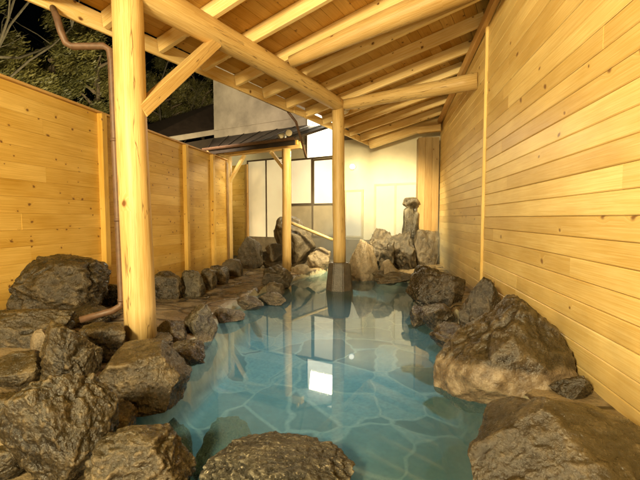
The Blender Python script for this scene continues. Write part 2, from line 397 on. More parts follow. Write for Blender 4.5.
# ------------------------------------------------------------------ numpy noise
_rs = np.random.RandomState(5)
_perm = _rs.permutation(256); _perm = np.concatenate([_perm, _perm, _perm])
_grad = _rs.normal(size=(256, 3)); _grad /= np.linalg.norm(_grad, axis=1)[:, None]
def perlin(P):
    I = np.floor(P).astype(int); f = P - I; u = f * f * f * (f * (f * 6 - 15) + 10)
    I &= 255; r = 0
    for dx in (0, 1):
        for dy in (0, 1):
            for dz in (0, 1):
                h = _perm[(_perm[(_perm[(I[:, 0] + dx) & 255] + I[:, 1] + dy) & 255] + I[:, 2] + dz) & 255]
                d = (_grad[h] * (f - np.array([dx, dy, dz]))).sum(1)
                w = (u[:, 0] if dx else 1 - u[:, 0]) * (u[:, 1] if dy else 1 - u[:, 1]) * (u[:, 2] if dz else 1 - u[:, 2])
                r = r + d * w
    return r
def fbm(P, o=4, g=.5, ridge=False):
    r = 0; a = 1; 
    for k in range(o):
        q = perlin(P * (2 ** k) + 17.3 * k)
        r = r + a * ((1 - 2.2 * np.abs(q)) - .5 if ridge else q); a *= g
    return r

_ico = {}
def ico(lv):
    if lv not in _ico:
        bm = bmesh.new(); bmesh.ops.create_icosphere(bm, subdivisions=lv, radius=1)
        v = np.array([x.co[:] for x in bm.verts]); f = np.array([[q.index for q in p.verts] for p in bm.faces]); bm.free()
        _ico[lv] = (v, f)
    return _ico[lv]

def mesh_np(name, v, f, mat, smooth=True):
    me = bpy.data.meshes.new(name)
    me.vertices.add(len(v)); me.vertices.foreach_set('co', v.astype(np.float32).ravel())
    k = f.shape[1]
    me.loops.add(f.size); me.loops.foreach_set('vertex_index', f.astype(np.int32).ravel())
    me.polygons.add(len(f)); me.polygons.foreach_set('loop_start', np.arange(0, f.size, k, dtype=np.int32))
    me.polygons.foreach_set('use_smooth', np.full(len(f), smooth))
    me.update(calc_edges=True); me.validate()
    me.materials.append(mat); return me

def rock_verts(seed, lv, cuts=13, lo=.5, hi=.85, big=.2, ridge=.05, fine=.028, boxy=0.0, taper=0.0, chunk=.05):
    rs = np.random.RandomState(seed)
    v, f = ico(lv); v = v.copy()
    if boxy:
        m = np.max(np.abs(v), axis=1)[:, None]; v = v * (1 - boxy) + (v / m) * .8 * boxy
    nr = v / np.linalg.norm(v, axis=1)[:, None]
    v = v + nr * (big * fbm(v * 1.15 + seed * 3.7, 2)[:, None])
    for k in range(cuts):
        d = rs.normal(size=3); d[2] *= .8; d /= np.linalg.norm(d); o = rs.uniform(lo, hi)
        s = v @ d - o; v = v - d * (np.where(s > 0, s * .9, 0))[:, None]
    nr = v / np.linalg.norm(v, axis=1)[:, None]
    w = v + .25 * np.stack([perlin(v * 2.1 + seed), perlin(v * 2.1 + seed + 9), perlin(v * 2.1 + seed + 21)], 1)
    d = ridge * fbm(w * 2.2 + seed * 1.3, 4, .55, True) + fine * fbm(w * 7 + seed, 4, .6) + fine * .5 * fbm(w * 16 + seed, 3, .6, True)
    v = v + nr * d[:, None]
    for npt, amp, wd in ((22, chunk, .10), (110, chunk * .3, .05)):
        c = rs.normal(size=(npt, 3)); c /= np.linalg.norm(c, axis=1)[:, None]; hgt = rs.uniform(-1, 1, npt)
        q = w / np.linalg.norm(w, axis=1)[:, None] + .10 * np.stack([perlin(v * 5 + seed), perlin(v * 5 + 40), perlin(v * 5 + 80)], 1)
        D = np.linalg.norm(q[:, None, :] - c[None], axis=2); ii = np.argpartition(D, 1, axis=1)[:, :2]
        a = np.take_along_axis(D, ii, 1); sw = a[:, 0] > a[:, 1]; f1 = np.where(sw, a[:, 1], a[:, 0]); f2 = np.where(sw, a[:, 0], a[:, 1])
        i1 = np.where(sw, ii[:, 1], ii[:, 0]); e = f2 - f1
        v = v + nr * (amp * hgt[i1] * np.clip(e / wd, 0, 1) - amp * .55 * np.exp(-(e / (wd * .5)) ** 2))[:, None]
    if taper:
        z = (v[:, 2] - v[:, 2].min()) / np.ptp(v[:, 2]); k = 1 - taper * z; v[:, 0] *= k; v[:, 1] *= k
    return v, f

def rock(name, label, x0, x1, y0, y1, zb=0.0, dep=0.9, Z=None, mat=None, lv=5, sink=.14, cat='rock', seed=None, group=None, rot=0, **kw):
    """boulder whose front foot stands at photo row y1 on level zb and whose top reaches row y0"""
    global _rockn
    _rockn += 1
    seed = _rockn * 7 + 3 if seed is None else seed
    xc = (x0 + x1) / 2
    if Z is None:
        q = on_z(xc, y1, zb); Zf = (q - EYE).dot(hf)
        W = (x1 - x0) / F * Zf; Z = Zf + .42 * dep * W
    W = (x1 - x0) / F * Z
    top = on_depth(xc, y0, Z + .05 * dep * W).z
    H = max(top - zb, .03)
    v, f = rock_verts(seed, lv, **kw)
    if rot:
        c, s = math.cos(rot), math.sin(rot); v = v @ np.array([[c, s, 0], [-s, c, 0], [0, 0, 1]])
    lo, hi = v.min(0), v.max(0); v = (v - lo) / (hi - lo)
    v = (v - np.array([.5, .5, 0])) * np.array([W, W * dep, H * (1 + sink)]) - np.array([0, 0, H * sink])
    c, s = math.cos(YAW), math.sin(YAW)
    v = v @ np.array([[c, s, 0], [-s, c, 0], [0, 0, 1]])
    me = mesh_np(name, v, f, mat or ROCK_A)
    o = bpy.data.objects.new(name, me); C.objects.link(o)
    p = on_depth(xc, 240, Z); o.location = (p.x, p.y, zb)
    return tag(o, label, cat, group)
_rockn = 0

# ------------------------------------------------------------------ pool, deck, ground
POOL = [(-1.05, 1.45), (-1.55, 1.85), (-1.72, 2.4), (-1.72, 2.9), (-1.78, 3.6), (-1.95, 4.4), (-1.95, 5.4), (-1.85, 6.2), (-1.6, 7.3), (-1.2, 8.6), (-.3, 8.5), (.35, 7.7), (.75, 6.2), (.85, 4), (.85, 2.4), (.62, 1.5), (.2, 1.35), (-.5, 1.4)]
PA = np.array(POOL)
def pool_sd(X, Y):
    """signed distance, positive inside"""
    n = len(PA); dmin = np.full(X.shape, 1e9); ins = np.zeros(X.shape, bool)
    for i in range(n):
        a = PA[i]; b = PA[(i + 1) % n]; e = b - a
        t = np.clip(((X - a[0]) * e[0] + (Y - a[1]) * e[1]) / (e @ e), 0, 1)
        d = np.hypot(X - a[0] - t * e[0], Y - a[1] - t * e[1]); dmin = np.minimum(dmin, d)
        c = ((a[1] > Y) != (b[1] > Y)) & (X < (b[0] - a[0]) * (Y - a[1]) / (b[1] - a[1] + 1e-12) + a[0]); ins ^= c
    return np.where(ins, dmin, -dmin)
GX0, GX1, GY0, GY1, GS = -4.0, 1.7, -1.4, 10.0, 0.05
def sstep(a, b, x):
    k = np.clip((x - a) / (b - a), 0, 1); return k * k * (3 - 2 * k)
def deck_z(X, Y):
    left = .08 + .16 * (1 - sstep(3.0, 5.0, Y)) * sstep(1.6, 2.8, -X)
    right = .14 * sstep(.5, 1.0, X)
    return np.maximum(left, .08 + right * .6)
def make_ground():
    xs = np.arange(GX0, GX1 + 1e-6, GS); ys = np.arange(GY0, GY1 + 1e-6, GS)
    X, Y = np.meshgrid(xs, ys); sd = pool_sd(X, Y)
    P = np.stack([X.ravel(), Y.ravel(), np.zeros(X.size)], 1)
    nz = (fbm(P * 1.7, 4) * .035).reshape(X.shape)
    Zd = np.maximum(deck_z(X, Y) + nz, .045)
    Zp = -.46 + nz * .25
    k = sstep(-.03, .26, sd + nz * 1.0)
    Z = Zd * (1 - k) + Zp * k
    V = np.stack([X.ravel(), Y.ravel(), Z.ravel()], 1)
    nx = len(xs); ny = len(ys)
    i = np.arange(ny - 1)[:, None] * nx + np.arange(nx - 1)[None, :]
    Fq = np.stack([i, i + 1, i + nx + 1, i + nx], -1).reshape(-1, 4)
    fs = sd.ravel()[Fq].mean(1); inside = fs > 0
    for nm, sel, mt in (('paved_deck', ~inside, DECK), ('pool_floor', inside, PFLOOR)):
        me = mesh_np(nm, V, Fq[sel], mt)
        bm = bmesh.new(); bm.from_mesh(me); bmesh.ops.delete(bm, geom=[v for v in bm.verts if not v.link_faces], context='VERTS'); bm.to_mesh(me); bm.free()
        o = bpy.data.objects.new(nm, me); C.objects.link(o); tag(o, kind='structure')
    m = MB(); R = 400
    a, b, c, d = GX0 + .02, GX1 - .02, GY0 + .02, GY1 - .02; z = .03
    m.quad((-R, -R, z), (R, -R, z), (R, c, z), (-R, c, z)); m.quad((-R, d, z), (R, d, z), (R, R, z), (-R, R, z))
    m.quad((-R, c, z), (a, c, z), (a, d, z), (-R, d, z)); m.quad((b, c, z), (R, c, z), (R, d, z), (b, d, z))
    tag(m.build('ground', SOIL), kind='structure')
    cx, cy = PA.mean(0)
    bm = bmesh.new()
    vs = []
    for i in range(len(PA)):
        a, b, c = PA[i - 1], PA[i], PA[(i + 1) % len(PA)]
        d = (c - a) / np.linalg.norm(c - a); nrm = np.array([-d[1], d[0]])
        if pool_sd(np.array([b[0] + nrm[0] * .1]), np.array([b[1] + nrm[1] * .1]))[0] > 0: nrm = -nrm
        vs.append(bm.verts.new((b[0] + nrm[0] * .12, b[1] + nrm[1] * .12, 0)))
    bm.faces.new(vs); bm.normal_update()
    if bm.faces[:][0].normal.z < 0: bmesh.ops.reverse_faces(bm, faces=bm.faces[:])
    me = bpy.data.meshes.new('pool_water'); bm.to_mesh(me); bm.free(); me.materials.append(WATER)
    o = bpy.data.objects.new('pool_water', me); C.objects.link(o); tag(o, kind='structure')
make_ground()

# ------------------------------------------------------------------ plank walls
def plank_profile(h, th, g=.005):
    return [(-th, 0), (-g, 0), (0, g), (0, h - g), (-g, h), (-th, h)]
def plank_wall(mb, p0, d, L, z0, z1, bh, face, th=.03, maxlen=3.0, gap=.0015, g=.005):
    """horizontal boards from p0 along unit d for length L, faces looking along 'face'"""
    z = z0
    while z < z1 - .01:
        h = min(bh, z1 - z)
        s = 0.0; first = True
        while s < L - .01:
            l = random.uniform(.45, 1.0) * maxlen if first else random.uniform(.75, 1.0) * maxlen
            first = False
            if L - s - l < .4: l = L - s
            jit = random.uniform(-.0015, .0015)
            mb.prism(plank_profile(h - gap, th, g), p0 + d * s + Vector((0, 0, z)) + face * jit, face, Vector((0, 0, 1)), d, l - .0012)
            s += l
        z += h
ZR0 = E + 1.84                 # log purlin centre height
LR = .125
def roof_z(x, y, off=0.0):
    p = (Vector((x, y, 0)) - O0).dot(PD); return ZR0 + LR + SL * p + off
# timber wall on the right
tw = empty('timber_wall', (WX, 3.0, .15), 'tall pine board wall with knots running along the right edge of the pool', 'wall')
roofn = Vector((-PD.x * SL, -PD.y * SL, 1)).normalized()
cutp = [(tp(0, 0, ZR0 + LR), roofn)]
WB = 5.07
m = MB(); plank_wall(m, Vector((WX, -1.2, 0)), Vector((0, 1, 0)), WB - .02 + 1.2, .1, 4.3, .138, Vector((-1, 0, 0)), maxlen=4.0, gap=.003, g=.006)
m.build('board_panel', W_WALL, tw, cutp)
m = MB(); plank_wall(m, Vector((WX + .006, WB + .03, 0)), Vector((0, 1, 0)), 9.0 - WB - .03, .1, 4.0, .125, Vector((-1, 0, 0)), maxlen=5.0)
m.build('board_panel', W_WALL, tw, cutp)
m = MB(); m.beam((WX - .004, WB + .005, .1), (WX - .004, WB + .005, 4.2), .045, .05, up=Vector((1, 0, 0)))
m.build('batten', W_WALL, tw, cutp)
m = MB(); m.quad((WX + .035, -1.2, .05), (WX + .035, 9.0, .05), (WX + .035, 9.0, 4.2), (WX + .035, -1.2, 4.2)); m.build('backing', W_POST, tw, cutp)

# fence on the left
fe = empty('plank_fence', (FX, 4.0, .1), 'long honey coloured board fence closing the left side of the bath', 'fence')
FT = E + 1.33
for a, b in ((.6, 4.40), (4.46, 6.49), (6.55, 7.60), (7.66, 8.70)):
    m = MB(); plank_wall(m, Vector((FX, a, 0)), Vector((0, 1, 0)), b - a, .06, FT, .168, Vector((1, 0, 0)), maxlen=3.8, gap=.0006, g=.0025)
    m.build('board_panel', W_FENCE, fe)
for y in (4.43, 6.52, 7.63):
    m = MB(); m.beam((FX + .02, y, .06), (FX + .02, y, FT - .002), .09, .10, up=Vector((1, 0, 0))); m.build('post', W_FENCE, fe)
m = MB(); m.beam((FX - .005, .6, FT + .016), (FX - .005, 8.7, FT + .016), .085, .028); m.build('cap_rail', W_POST, fe)

# ------------------------------------------------------------------ roofed shelter over the pool
sh = empty('bath_shelter', (-2.0, 2.81, .2), 'open log framed shelter roof with pale rafters on two peeled log posts', 'shelter')
def logpts(a, b, n=10, bow=.012, seed=0):
    a = Vector(a); b = Vector(b); out = []
    for i in range(n):
        k = i / (n - 1); q = a.lerp(b, k)
        q += Vector((math.sin(k * 5 + seed), math.cos(k * 4 + seed * 2), .6 * math.sin(k * 6 + seed))) * bow * math.sin(math.pi * k)
        out.append(q)
    return out
# posts
top = on_depth(127, 1, 3.1); pb = on_depth(141, 337, 3.1)
m = MB(); a = Vector((pb.x, pb.y, pb.z)); b = Vector((top.x, top.y, ZR0 - .02)); d = (b - a)
m.tube(logpts(a, b, 12, .008, 1), [.122 - .008 * i / 11 for i in range(12)], 28, wob=.008); m.build('log_post', W_LOG, sh)
bpz = .47
bp_ = on_depth(339.5, 262, 6.3); bt_ = on_depth(338, 108, 6.3)
m = MB(); m.tube(logpts((bp_.x, bp_.y, bp_.z), (bt_.x, bt_.y, ZR0 - .02), 10, .006, 2), [.105 - .006 * i / 9 for i in range(10)], 24, wob=.008); m.build('log_post', W_LOG, sh)
# purlin log
m = MB(); pu0 = tp(-.9, 0, ZR0); pu1 = tp(3.9, 0, ZR0)
m.tube(logpts(pu0, pu1, 14, .012, 4), [LR + .012 - .03 * i / 13 for i in range(14)], 28, wob=.012); m.build('purlin_log', W_LOG, sh)
def pend(t): return (WX - .02 + 2.0 - TD.x * t) / PD.x
RH = .155; ZB = ZR0 + LR
EV = -.80
ts = [-.32 + .61 * k for k in range(12)] + [6.93]
for t in ts:
    pe = pend(t)
    m = MB(); m.beam(tp(t, EV + .02, ZB + SL * EV + RH / 2), tp(t, pe, ZB + SL * pe + RH / 2), .054, RH, ch=.003)
    m.build('rafter', W_RAFT, sh)
# boards above, running along the purlin
m = MB(); p = EV
while p < 3.7:
    t1 = min(7.1, (WX + .05 + 2.0 - PD.x * (p + .07)) / TD.x)
    if t1 < -.3: break
    t = -.45
    while t < t1 - .05:
        l = min(random.uniform(1.2, 2.4) if t < 0 else 2.44, t1 - t)
        if t1 - t - l < .3: l = t1 - t
        m.beam(tp(t, p + .07, ZB + SL * (p + .07) + RH + .011), tp(t + l - .002, p + .07, ZB + SL * (p + .07) + RH + .011), .1395, .018, up=roofn, ch=.0012)
        t += l
    p += .14
m.build('roof_boards', W_DECK, sh)
# roofing sheet above
m = MB(); zz = ZB + RH + .035
q = [tp(-.5, EV - .04, zz + SL * (EV - .04)), tp(7.2, EV - .04, zz + SL * (EV - .04)), tp(7.2, .85, zz + SL * .85), tp(-.5, 3.75, zz + SL * 3.75)]
m.quad(*q); r_ = [v + Vector((0, 0, .05)) for v in q]; m.quad(r_[3], r_[2], r_[1], r_[0])
for i in range(4): m.quad(q[i], r_[i], r_[(i + 1) % 4], q[(i + 1) % 4])
m.build('roof_sheet', ROOFM, sh)
# eave board, barge board
m = MB(); m.beam(tp(-.47, EV - .005, ZB + SL * EV + .05), tp(3.55, EV - .005, ZB + SL * EV + .065), .03, .17); m.beam(tp(3.56, EV + .002, ZB + SL * EV + .05), tp(7.1, EV + .002, ZB + SL * EV + .05), .03, .13)
m.build('eave_board', W_RAFT, sh)
m = MB(); pe = pend(-.47); m.beam(tp(-.485, EV + .02, ZB + SL * EV + .07), tp(-.485, pe, ZB + SL * pe + .07), .03, .17); m.build('barge_board', W_RAFT, sh)
# wall plate on top of timber wall
m = MB(); m.beam((WX - .05, 1.2, roof_z(WX - .05, 1.2, -.05)), (WX - .05, 9.0, roof_z(WX - .05, 9.0, -.05)), .07, .09, up=roofn); m.build('wall_plate', W_POST, sh)
# tie logs
a = on_depth(291, 62, 4.75); b = on_depth(512, -34, 3.78)
m = MB(); m.tube(logpts(a, b, 12, .02, 5), [.070 + .085 * i / 11 for i in range(12)], 26, wob=.012); m.build('tie_log', W_LOG, sh)
a = tp(3.72, .02, ZR0 - .005); b = Vector((WX + .01, tp(3.72, pend(3.72)).y, ZR0 + .03))
m = MB(); m.tube(logpts(a, b, 10, .015, 6), [.085 + .028 * i / 9 for i in range(10)], 24, wob=.012); m.build('tie_log', W_LOG, sh)
a = tp(6.75, EV + .1, ZB + SL * EV - .04); b = tp(6.75, pend(6.75), ZB + SL * pend(6.75) - .04)
m = MB(); m.beam(a, b, .12, .17); m.build('tie_beam', W_RAFT, sh)
m = MB(); a = tp(6.62, pend(6.62) - .5, ZB + SL * pend(6.62) - .22); b = tp(6.62, pend(6.62), ZB + SL * pend(6.62) - .22); m.beam(a, b, .13, .14); m.build('bracket_beam', W_RAFT, sh)
# knee brace
a = on_depth(139, 112, 3.10)
b = tp(.93, -.0, ZR0 - .09)
m = MB(); m.beam(a, b, .10, .12, up=PD); m.build('knee_brace', W_LOG, sh)
# gutter + downpipe
def pipe(mb, pts, r, n=14, rn=.5):
    mb.tube(pts, [r] * len(pts), n, rn)
def halfpipe(name, p0, p1, r, mat, parent):
    m = MB(); p0 = Vector(p0); p1 = Vector(p1); d = (p1 - p0).normalized(); x = d.cross(Vector((0, 0, 1))).normalized(); z = Vector((0, 0, 1))
    prof = [(r * math.cos(a), r * math.sin(a)) for a in [math.pi + math.pi * k / 10 for k in range(11)]]
    prof += [((r - .006) * math.cos(a), (r - .006) * math.sin(a)) for a in [2 * math.pi - math.pi * k / 10 for k in range(11)]]
    m.prism(prof, p0, x, z, d, (p1 - p0).length, .5)
    return m.build(name, mat, parent)
ge0 = tp(-.40, EV - .075, ZB + SL * EV + .09); ge1 = tp(3.5, EV - .075, ZB + SL * EV + .06)
gut = halfpipe('gutter', ge0, ge1, .06, COPPER, sh)
Zp = 3.05
P = [tp(-.12, EV - .075, ZB + SL * EV + .04), on_depth(57, 18, 2.98), on_depth(61, 32, 3.0), on_depth(66, 43, 3.02), on_depth(72, 46.5, 3.03), on_depth(104, 46, Zp), on_depth(109.5, 50, Zp), on_depth(111.3, 62, Zp), on_depth(114.5, 140, Zp), on_depth(118, 220, Zp), on_depth(121.5, 300, Zp), on_depth(120.5, 306, 3.04), on_depth(112, 311, 3.0), on_depth(80, 320, 2.9)]
m = MB(); pipe(m, P, .026, 16)
for q in (8, 9, 10):
    m.tube([P[q] + Vector((0, 0, -.012)), P[q] + Vector((0, 0, .012))], [.030, .030], 16, .5)
m.build('downpipe', COPPER, sh)
m = MB(); pipe(m, [ge1 + Vector((0, 0, -.05)), on_depth(296, 122, 6.7), on_depth(303, 146, 7.1), on_depth(306, 157, 7.25)], .022, 12); m.build('downpipe', COPPER, sh)

# base stone of the back post
m = MB(); zc = .47
prof = [(math.cos(2 * math.pi * (k + .5) / 8), math.sin(2 * math.pi * (k + .5) / 8)) for k in range(8)]
bs = bmesh.new()
ring = []
for z, r in ((-.46, .26), (0, .235), (.2, .215), (.40, .195), (bp_.z - .004, .175)):
    ring.append([bs.verts.new((r * a, r * b, z)) for a, b in prof])
for i in range(len(ring) - 1):
    for k in range(8): bs.faces.new((ring[i][k], ring[i][(k + 1) % 8], ring[i + 1][(k + 1) % 8], ring[i + 1][k]))
bs.faces.new(ring[-1]); bs.faces.new(ring[0][::-1])
bmesh.ops.bevel(bs, geom=bs.edges[:], offset=.012, segments=2, affect='EDGES')
me = bpy.data.meshes.new('base_stone'); bs.to_mesh(me); bs.free(); me.materials.append(STUB)
o = bpy.data.objects.new('base_stone', me); C.objects.link(o); o.location = (bp_.x, bp_.y, 0)
tag(o, 'dark tapered base stone rising from the water under the back log post', 'base stone')

# ------------------------------------------------------------------ bath house behind
bh = empty('bath_house', tp(TB + 2, -3, 0), 'large pale bath house with lit windows behind the far end of the pool', 'building')
PL, PR = -6.45, 2.2
def bx(mb, t0, t1, p0, p1, z0, z1):
    o_ = tp(t0, p0, z0)
    mb.prism([(0, 0), (p1 - p0, 0), (p1 - p0, z1 - z0), (0, z1 - z0)], o_, PD, Vector((0, 0, 1)), TD, t1 - t0)
WT = ZB + .1                  # lower storey stops a little above the shelter eave
PLINTH = simple('plinth_stone', (.22, .17, .11), .6, 0, .4, 5, bump=.5)
m = MB(); bx(m, TB + .12, TB + 6.5, PL, PR, WT + .02, 6.6); m.build('upper_wall', GREYW, bh)
m = MB(); bx(m, TB + .113, TB + .119, PL, PR, 4.05, 4.06)
m.build('panel_joint', PLINTH, bh)
m = MB(); bx(m, TB - .2, TB + 6.8, PL - .25, PR + .2, 6.61, 6.8); m.build('roof', ROOFM, bh)
m = MB(); bx(m, TB + .05, TB + 6.4, PL + .02, PR, -.1, WT); m.build('lower_wall', CREAM, bh)
m = MB(); bx(m, TB - .02, TB + .049, -5.2, .86, -.1, .62); m.build('stone_plinth', PLINTH, bh)
def rect(x0, y0, x1, y1):
    pa, za = on_b(x0, y0); pb_, zb_ = on_b(x1, y1); return pa, pb_, zb_, za
def window(x0, y0, x1, y1, fr, pm, fm, leaves=1, name='window'):
    p0, p1, z0, z1 = rect(x0, y0, x1, y1)
    w = MB()
    bx(w, TB, TB + .049, p0 - fr, p0, z0 - fr, z1 + fr); bx(w, TB, TB + .049, p1, p1 + fr, z0 - fr, z1 + fr)
    bx(w, TB + .002, TB + .048, p0, p1, z1, z1 + fr); bx(w, TB + .002, TB + .048, p0, p1, z0 - fr, z0)
    for k in range(1, leaves):
        pm_ = p0 + (p1 - p0) * k / leaves; bx(w, TB + .004, TB + .046, pm_ - fr * .5, pm_ + fr * .5, z0, z1)
    wo = w.build(name, fm, bh)
    for k in range(leaves):
        q0 = p0 + (p1 - p0) * k / leaves + (fr * .5 if k else 0); q1 = p0 + (p1 - p0) * (k + 1) / leaves - (fr * .5 if k < leaves - 1 else 0)
        g = MB(); bx(g, TB + .02, TB + .03, q0, q1, z0, z1); sub(g.build('pane', pm), wo)
    return wo
WFR = simple('pale_frame', (0.60, 0.50, 0.32), 0.5, 0, .1)
window(307, 112, 337, 155, .04, BRIGHT, DARKM, 1, 'transom_window')
window(346, 192, 361, 236, .05, PANE, WFR)
window(376, 186, 415, 236, .05, PANE, WFR, 2)
window(291, 161, 311, 203, .05, GLASS, DARKM)
window(314, 161, 335, 203, .05, BRIGHTG, DARKM)
window(291, 206, 335, 236, .05, REFLP, DARKM, 2, 'reflection_panel')  # lower glass: its dull reflection painted as solid panes
window(248, 162, 285, 243, .045, FROST, DARKM, 2)
# plank screen left of the frosted panels
ps = empty('plank_screen', tp(6.9, -5, 0), 'orange board screen between the fence end and the frosted panels', 'fence')
p0, _ = on_b(214, 200, 6.95); p1, _ = on_b(246.5, 200, 6.95)
m = MB(); plank_wall(m, tp(6.95, p0), PD, p1 - p0, .02, E + 1.6, .17, -TD, maxlen=2.5); m.build('board_panel', W_FENCE, ps)
m = MB(); m.beam(tp(6.94, p1 + .03, .02), tp(6.94, p1 + .03, E + 1.6), .07, .07, up=TD); m.build('post', W_POST, ps)
# pillar at the far end of the timber wall
pc = on_depth(427, 200, 8.75)
pl = empty('timber_pillar', (pc.x, pc.y, 0), 'broad square timber pillar at the far end of the pine wall', 'pillar')
pt = roof_z(pc.x, pc.y) - .3
m = MB()
ex = (rgt * .8 + PD * .2).normalized(); ey = Vector((-ex.y, ex.x, 0))
for k in range(3):
    m.beam(Vector((pc.x, pc.y, 0)) + ex * ((k - 1) * .152), Vector((pc.x, pc.y, pt)) + ex * ((k - 1) * .152), .15, .3, up=ey)
m.build('shaft', wood('pillar_wood', (0.36, 0.24, 0.10), (0.25, 0.15, 0.05), knots=.1), pl)

# ------------------------------------------------------------------ lean-to roof (passage) in front of the bath house
pv = empty('passage_roof', tp(4.75, -2.6, 0), 'low dark metal lean-to roof on two log posts left of the pool end', 'canopy')
ze = E + 1.47; zt = E + 2.62
m = MB()
fl, frr, bl, br = tp(4.45, -3.75, ze + .12), tp(4.45, -1.35, ze + .12), tp(TB + .1, -6.44, zt), tp(TB + .1, -1.35, zt)
m.quad(fl, frr, br, bl); dn = Vector((0, 0, -.035)); m.quad(bl + dn, br + dn, frr + dn, fl + dn)
m.quad(fl + dn, frr + dn, frr, fl); m.quad(frr + dn, br + dn, br, frr); m.quad(bl + dn, fl + dn, fl, bl)
m.build('roof_sheet', ROOFM, pv)
m = MB()
for k in range(9):
    s = k / 8; a = fl.lerp(frr, s) + Vector((0, 0, .012)); b = bl.lerp(br, s) + Vector((0, 0, .012)); m.beam(a, b, .02, .016)
m.build('seam', ROOFM, pv)
m = MB(); m.beam(tp(4.43, -3.76, ze + .05), tp(4.43, -1.34, ze + .05), .03, .15); m.build('fascia', ROOFM, pv)
halfpipe('gutter', tp(4.38, -3.8, ze + .11), tp(4.38, -1.3, ze + .11), .055, COPPER, pv)
m = MB(); m.beam(tp(4.75, -3.75, ze + .03), tp(4.75, -1.38, ze + .03), .10, .14); m.build('eave_beam', W_LOG, pv)
m = MB(); m.beam(tp(4.56, -3.72, ze + .05), tp(4.56, -1.36, ze + .05), .03, .09); m.build('eave_board', W_FENCE, pv)
A = on_depth(287, 270, 8.0); B = on_depth(228.5, 262, 9.0)
for q, r in ((A, .095), (B, .11)):
    m = MB(); t_ = tp(4.75, (q - O0).dot(PD)); m.tube(logpts((q.x, q.y, .05), (q.x, q.y, ze - .04), 8, .006, q.x), [r] * 8, 20, wob=.008); m.build('log_post', W_LOG, pv)
pB = (B - O0).dot(PD); pA = (A - O0).dot(PD)
m = MB(); m.beam(tp(4.80, pB + .08, ze - .62), tp(4.78, pB + .55, ze - .05), .07, .07, up=TD); m.build('knee_brace', W_RAFT, pv)
m = MB(); m.beam(tp(4.72, pA - .08, ze - .45), tp(4.74, pA - .45, ze - .05), .07, .07, up=TD); m.build('knee_brace', W_RAFT, pv)
m = MB(); pipe(m, [tp(4.38, -3.7, ze + .05), tp(4.42, -3.65, ze - .04), tp(4.70, -3.45, ze - .14), tp(4.72, -3.42, ze - .22), tp(4.74, -3.42, .1)], .03, 12); m.build('downpipe', simple('pale_pipe', (.32, .2, .09), .4), pv)
# twin floodlight on the lean-to corner
fl_ = empty('floodlight', tp(4.5, -1.62, ze + .16), 'small white twin floodlight on the right corner of the dark lean-to roof', 'lamp')
m = MB(); c0 = tp(4.5, -1.62, ze + .13); m.tube([c0, c0 + Vector((0, 0, .1))], [.02, .02], 10); m.build('bracket', WHITE, fl_)
for s in (-1, 1):
    c1 = c0 + PD * (.07 * s) + Vector((0, 0, .11 + .03 * s)); dd = (PD * (.6 * s) - TD * .6 + Vector((0, 0, -.5))).normalized()
    m = MB(); m.tube([c1 - dd * .05, c1 - dd * .02, c1 + dd * .06, c1 + dd * .085], [.025, .04, .06, .066], 16); m.build('lamp_head', WFR, fl_)

# small glowing lamp on the cream wall
v, f = ico(3)
lp2, lz2 = on_b(353.5, 167)
wl2 = empty('wall_lamp', tp(TB - .05, lp2, lz2), 'small glowing lamp on the cream wall above the narrow window', 'lamp')
m = MB(); m.tube([tp(TB + .05, lp2, lz2), tp(TB + .0, lp2, lz2)], [.05, .05], 20); m.build('mount', WHITE, wl2)
me = mesh_np('globe', v * .07, f, GLOBE2); o = bpy.data.objects.new('globe', me); C.objects.link(o); o.parent = wl2; o.location = tp(TB - .07, lp2, lz2) - wl2.location

# ------------------------------------------------------------------ rocks
HI = 6
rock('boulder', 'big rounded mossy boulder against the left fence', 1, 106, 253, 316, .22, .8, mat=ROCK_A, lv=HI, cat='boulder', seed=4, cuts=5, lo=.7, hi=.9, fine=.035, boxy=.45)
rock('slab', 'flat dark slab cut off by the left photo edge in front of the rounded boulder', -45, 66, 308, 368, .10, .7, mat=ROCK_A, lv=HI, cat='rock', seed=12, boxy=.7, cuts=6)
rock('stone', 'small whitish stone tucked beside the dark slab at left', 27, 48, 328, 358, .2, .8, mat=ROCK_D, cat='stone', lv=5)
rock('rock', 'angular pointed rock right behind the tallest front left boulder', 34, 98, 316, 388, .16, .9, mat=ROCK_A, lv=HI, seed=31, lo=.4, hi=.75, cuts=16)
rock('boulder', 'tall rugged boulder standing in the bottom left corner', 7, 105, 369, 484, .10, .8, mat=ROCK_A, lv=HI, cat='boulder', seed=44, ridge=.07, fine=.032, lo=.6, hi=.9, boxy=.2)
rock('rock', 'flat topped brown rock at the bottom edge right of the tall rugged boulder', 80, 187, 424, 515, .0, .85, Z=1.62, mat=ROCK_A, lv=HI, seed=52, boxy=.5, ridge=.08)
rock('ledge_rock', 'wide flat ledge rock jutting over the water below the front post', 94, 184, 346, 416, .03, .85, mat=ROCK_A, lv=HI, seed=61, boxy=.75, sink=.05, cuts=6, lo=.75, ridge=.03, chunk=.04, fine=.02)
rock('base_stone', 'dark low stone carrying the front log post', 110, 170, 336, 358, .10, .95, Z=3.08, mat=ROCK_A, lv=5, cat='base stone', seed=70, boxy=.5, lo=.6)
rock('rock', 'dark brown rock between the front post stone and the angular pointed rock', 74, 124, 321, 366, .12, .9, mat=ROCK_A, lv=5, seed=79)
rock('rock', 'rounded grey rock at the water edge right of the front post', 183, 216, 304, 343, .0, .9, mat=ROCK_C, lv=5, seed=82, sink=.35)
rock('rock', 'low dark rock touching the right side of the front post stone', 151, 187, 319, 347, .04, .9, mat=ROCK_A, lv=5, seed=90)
rock('rock', 'dark rock first in the fence row right of the front post', 151, 184, 271, 302, .05, .8, mat=ROCK_A, lv=5, seed=101, boxy=.45, cuts=6, lo=.7)
